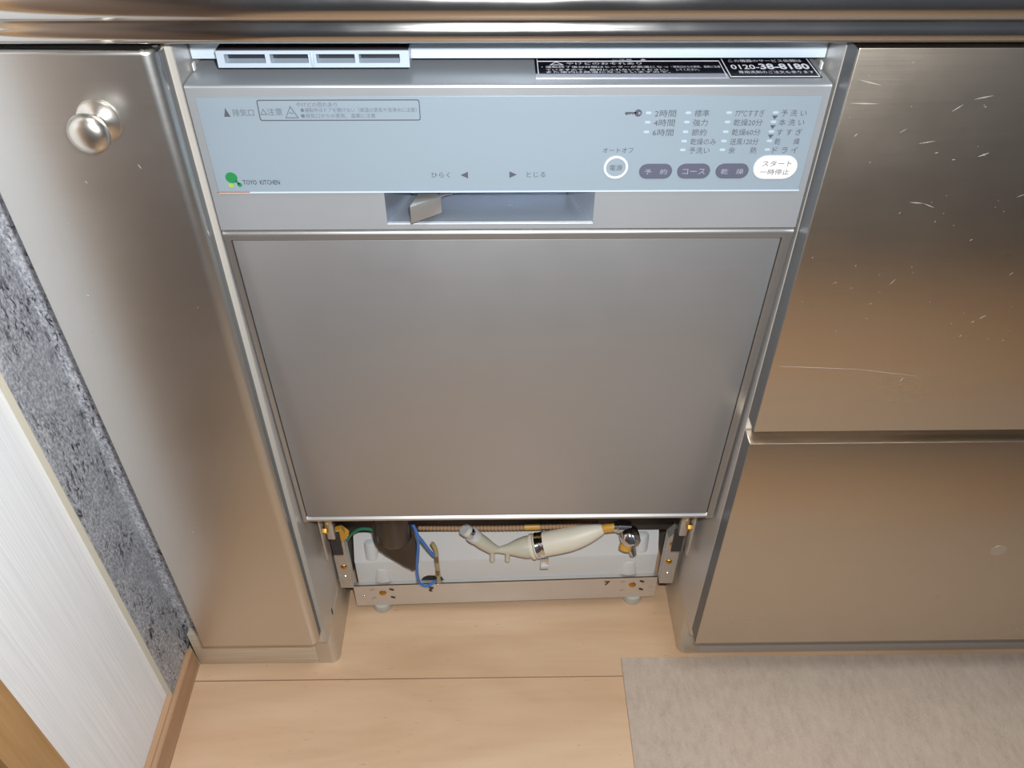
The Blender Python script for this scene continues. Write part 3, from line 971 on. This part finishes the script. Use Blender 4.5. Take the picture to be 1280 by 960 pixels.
D(tube('green_wire', [(-0.1990, 0.0900, 0.167), (-0.1920, 0.0900, 0.179), (-0.1810, 0.0900, 0.1885), (-0.1700, 0.0900, 0.1890), (-0.1620, 0.0900, 0.1850)], 0.0019, 'wire_green', sub=5, n=8))
D(tube('green_wire', [(-0.1960, 0.0910, 0.172), (-0.1890, 0.0920, 0.181), (-0.1800, 0.0930, 0.186)], 0.0015, 'wire_green', sub=5, n=8))
cn = D(prism('wire_connector', [(-0.2130, 0.1780), (-0.2090, 0.1965), (-0.2005, 0.2010), (-0.1975, 0.1900), (-0.1930, 0.1880), (-0.1960, 0.1810), (-0.2020, 0.1770)], 'y', 0.0800, 0.0890, 'connector', None, bevel=0.0015, smooth=False), None, 'yellow wire connector')

# hoses and fittings across the tank
cw = []
cr_ = []
for i in range(150):
    u = i / 149
    cw.append((-0.1130 + u * 0.2300, 0.1180 - 0.004 * math.sin(u * 3), 0.1560 + 0.0050 * u))
    cr_.append(0.0040 if i % 3 else 0.0030)
D(tube('corrugated_hose', cw, cr_, 'corrugated', n=8))
D(tube('hose_sleeve', [(0.0230, 0.1145, 0.1592), (0.0420, 0.1145, 0.1598)], 0.0043, 'connector', n=12))
D(tube('drain_hose', [(0.0370, 0.1040, 0.1335), (0.0560, 0.1040, 0.1395), (0.0800, 0.1040, 0.1470), (0.1020, 0.1050, 0.1560), (0.1220, 0.1060, 0.1650)], [0.0160, 0.0160, 0.0160, 0.0161, 0.0162, 0.0163, 0.0162, 0.0160, 0.0158, 0.0154, 0.0148, 0.0140, 0.0130, 0.0115, 0.0098, 0.0080, 0.0062][:17], 'hose_cream', sub=4, n=24), None, 'wide cream drain hose')
d = Vector((0.95, 0, 0.30)).normalized()
p = Vector((0.0440, 0.1040, 0.1357))
hc = D(lathe('hose_clamp', [(0.0163, -0.0055), (0.0170, -0.0055), (0.0170, -0.0035), (0.0166, -0.003), (0.0166, 0.003), (0.0170, 0.0035), (0.0170, 0.0055), (0.0163, 0.0055)], p, d, 'chrome', n=32))
D(box('clamp_tab', 0.0440, 0.0535, 0.0895, 0.0925, 0.1120, 0.1250, 'chrome', bevel=0.0004), hc)
D(box('clamp_cap', 0.0435, 0.0545, 0.0880, 0.0935, 0.1060, 0.1125, 'button_white', bevel=0.0006), hc)
D(lathe('hose_collar', [(0.0150, -0.0025), (0.0168, -0.002), (0.0172, 0.0), (0.0168, 0.002), (0.0150, 0.0025)], p - d * 0.0105, d, 'hose_cream', n=28))
ad = D(tube('hose_adapter', [(0.0310, 0.1040, 0.1325), (0.0230, 0.1035, 0.1320), (0.0120, 0.1030, 0.1310), (0.0020, 0.1025, 0.1295), (-0.0100, 0.1020, 0.1290), (-0.0200, 0.1020, 0.1330), (-0.0300, 0.1020, 0.1440), (-0.0400, 0.1020, 0.1560)], [0.0148, 0.0142, 0.0110, 0.0072, 0.0042, 0.0075, 0.0086, 0.0088], 'adapter', n=20), None, 'translucent yellowed hose adapter')
for cx in (-0.0185, 0.0012):
    D(tube('adapter_stub', [(cx, 0.0990, 0.1290), (cx, 0.0965, 0.1140)], 0.0032, 'adapter', n=10), ad)
D(tube('adapter_clamp', [(-0.0395, 0.1020, 0.1555), (-0.0440, 0.1020, 0.1610)], 0.0096, 'button_white', n=16), ad)
D(tube('adapter_clamp', [(-0.0445, 0.1020, 0.1615), (-0.0490, 0.1020, 0.1670)], 0.0072, 'chrome', n=16), ad)
D(tube('adapter_clamp', [(-0.0490, 0.1020, 0.1670), (-0.0530, 0.1020, 0.1720)], 0.0080, 'button_white', n=16), ad)
D(tube('hose_end', [(0.1170, 0.1060, 0.1640), (0.1250, 0.1060, 0.1660), (0.1370, 0.1060, 0.1690)], [0.0050, 0.0062, 0.0066], 'connector', n=16), None, 'amber hose end')
ft = D(tube('pipe_fitting', [(0.1350, 0.1060, 0.1690), (0.1390, 0.1060, 0.1690), (0.1400, 0.1060, 0.1690), (0.1450, 0.1060, 0.1690), (0.1560, 0.1060, 0.1680)], [0.0070, 0.0070, 0.0085, 0.0085, 0.0085], 'chrome', n=16), None, 'chrome pipe fitting')
D(lathe('fitting_nut', [(0, 0.012), (0.0090, 0.012), (0.0118, 0.009), (0.0128, 0.0), (0.0118, -0.009), (0.0090, -0.012), (0, -0.012)], (0.1555, 0.0980, 0.1590), (0.25, -0.75, -0.6), 'chrome', n=16), ft)
D(lathe('fitting_ring', [(0, 0.004), (0.0078, 0.004), (0.0084, 0.0), (0.0078, -0.004), (0, -0.004)], (0.1510, 0.0930, 0.1440), (-0.2, -0.5, -0.8), 'connector', n=14), ft)
D(lathe('drain_plug', [(0, 0.006), (0.0022, 0.006), (0.0040, 0.0052), (0.0046, 0), (0.0046, -0.007), (0, -0.007)], (0.1600, 0.0900, 0.1390), (0.25, -0.55, -0.8), 'chrome', n=16), ft)

# ------------------------------------------------------------------ floor mat
mat_o = box('floor_mat', 0.1495, 1.30, -0.43, 0.0205, 0.0003, 0.0040, 'felt', None, bevel=0.0012)
tag(mat_o, 'beige felt mat on the floor before the drawers', 'mat')
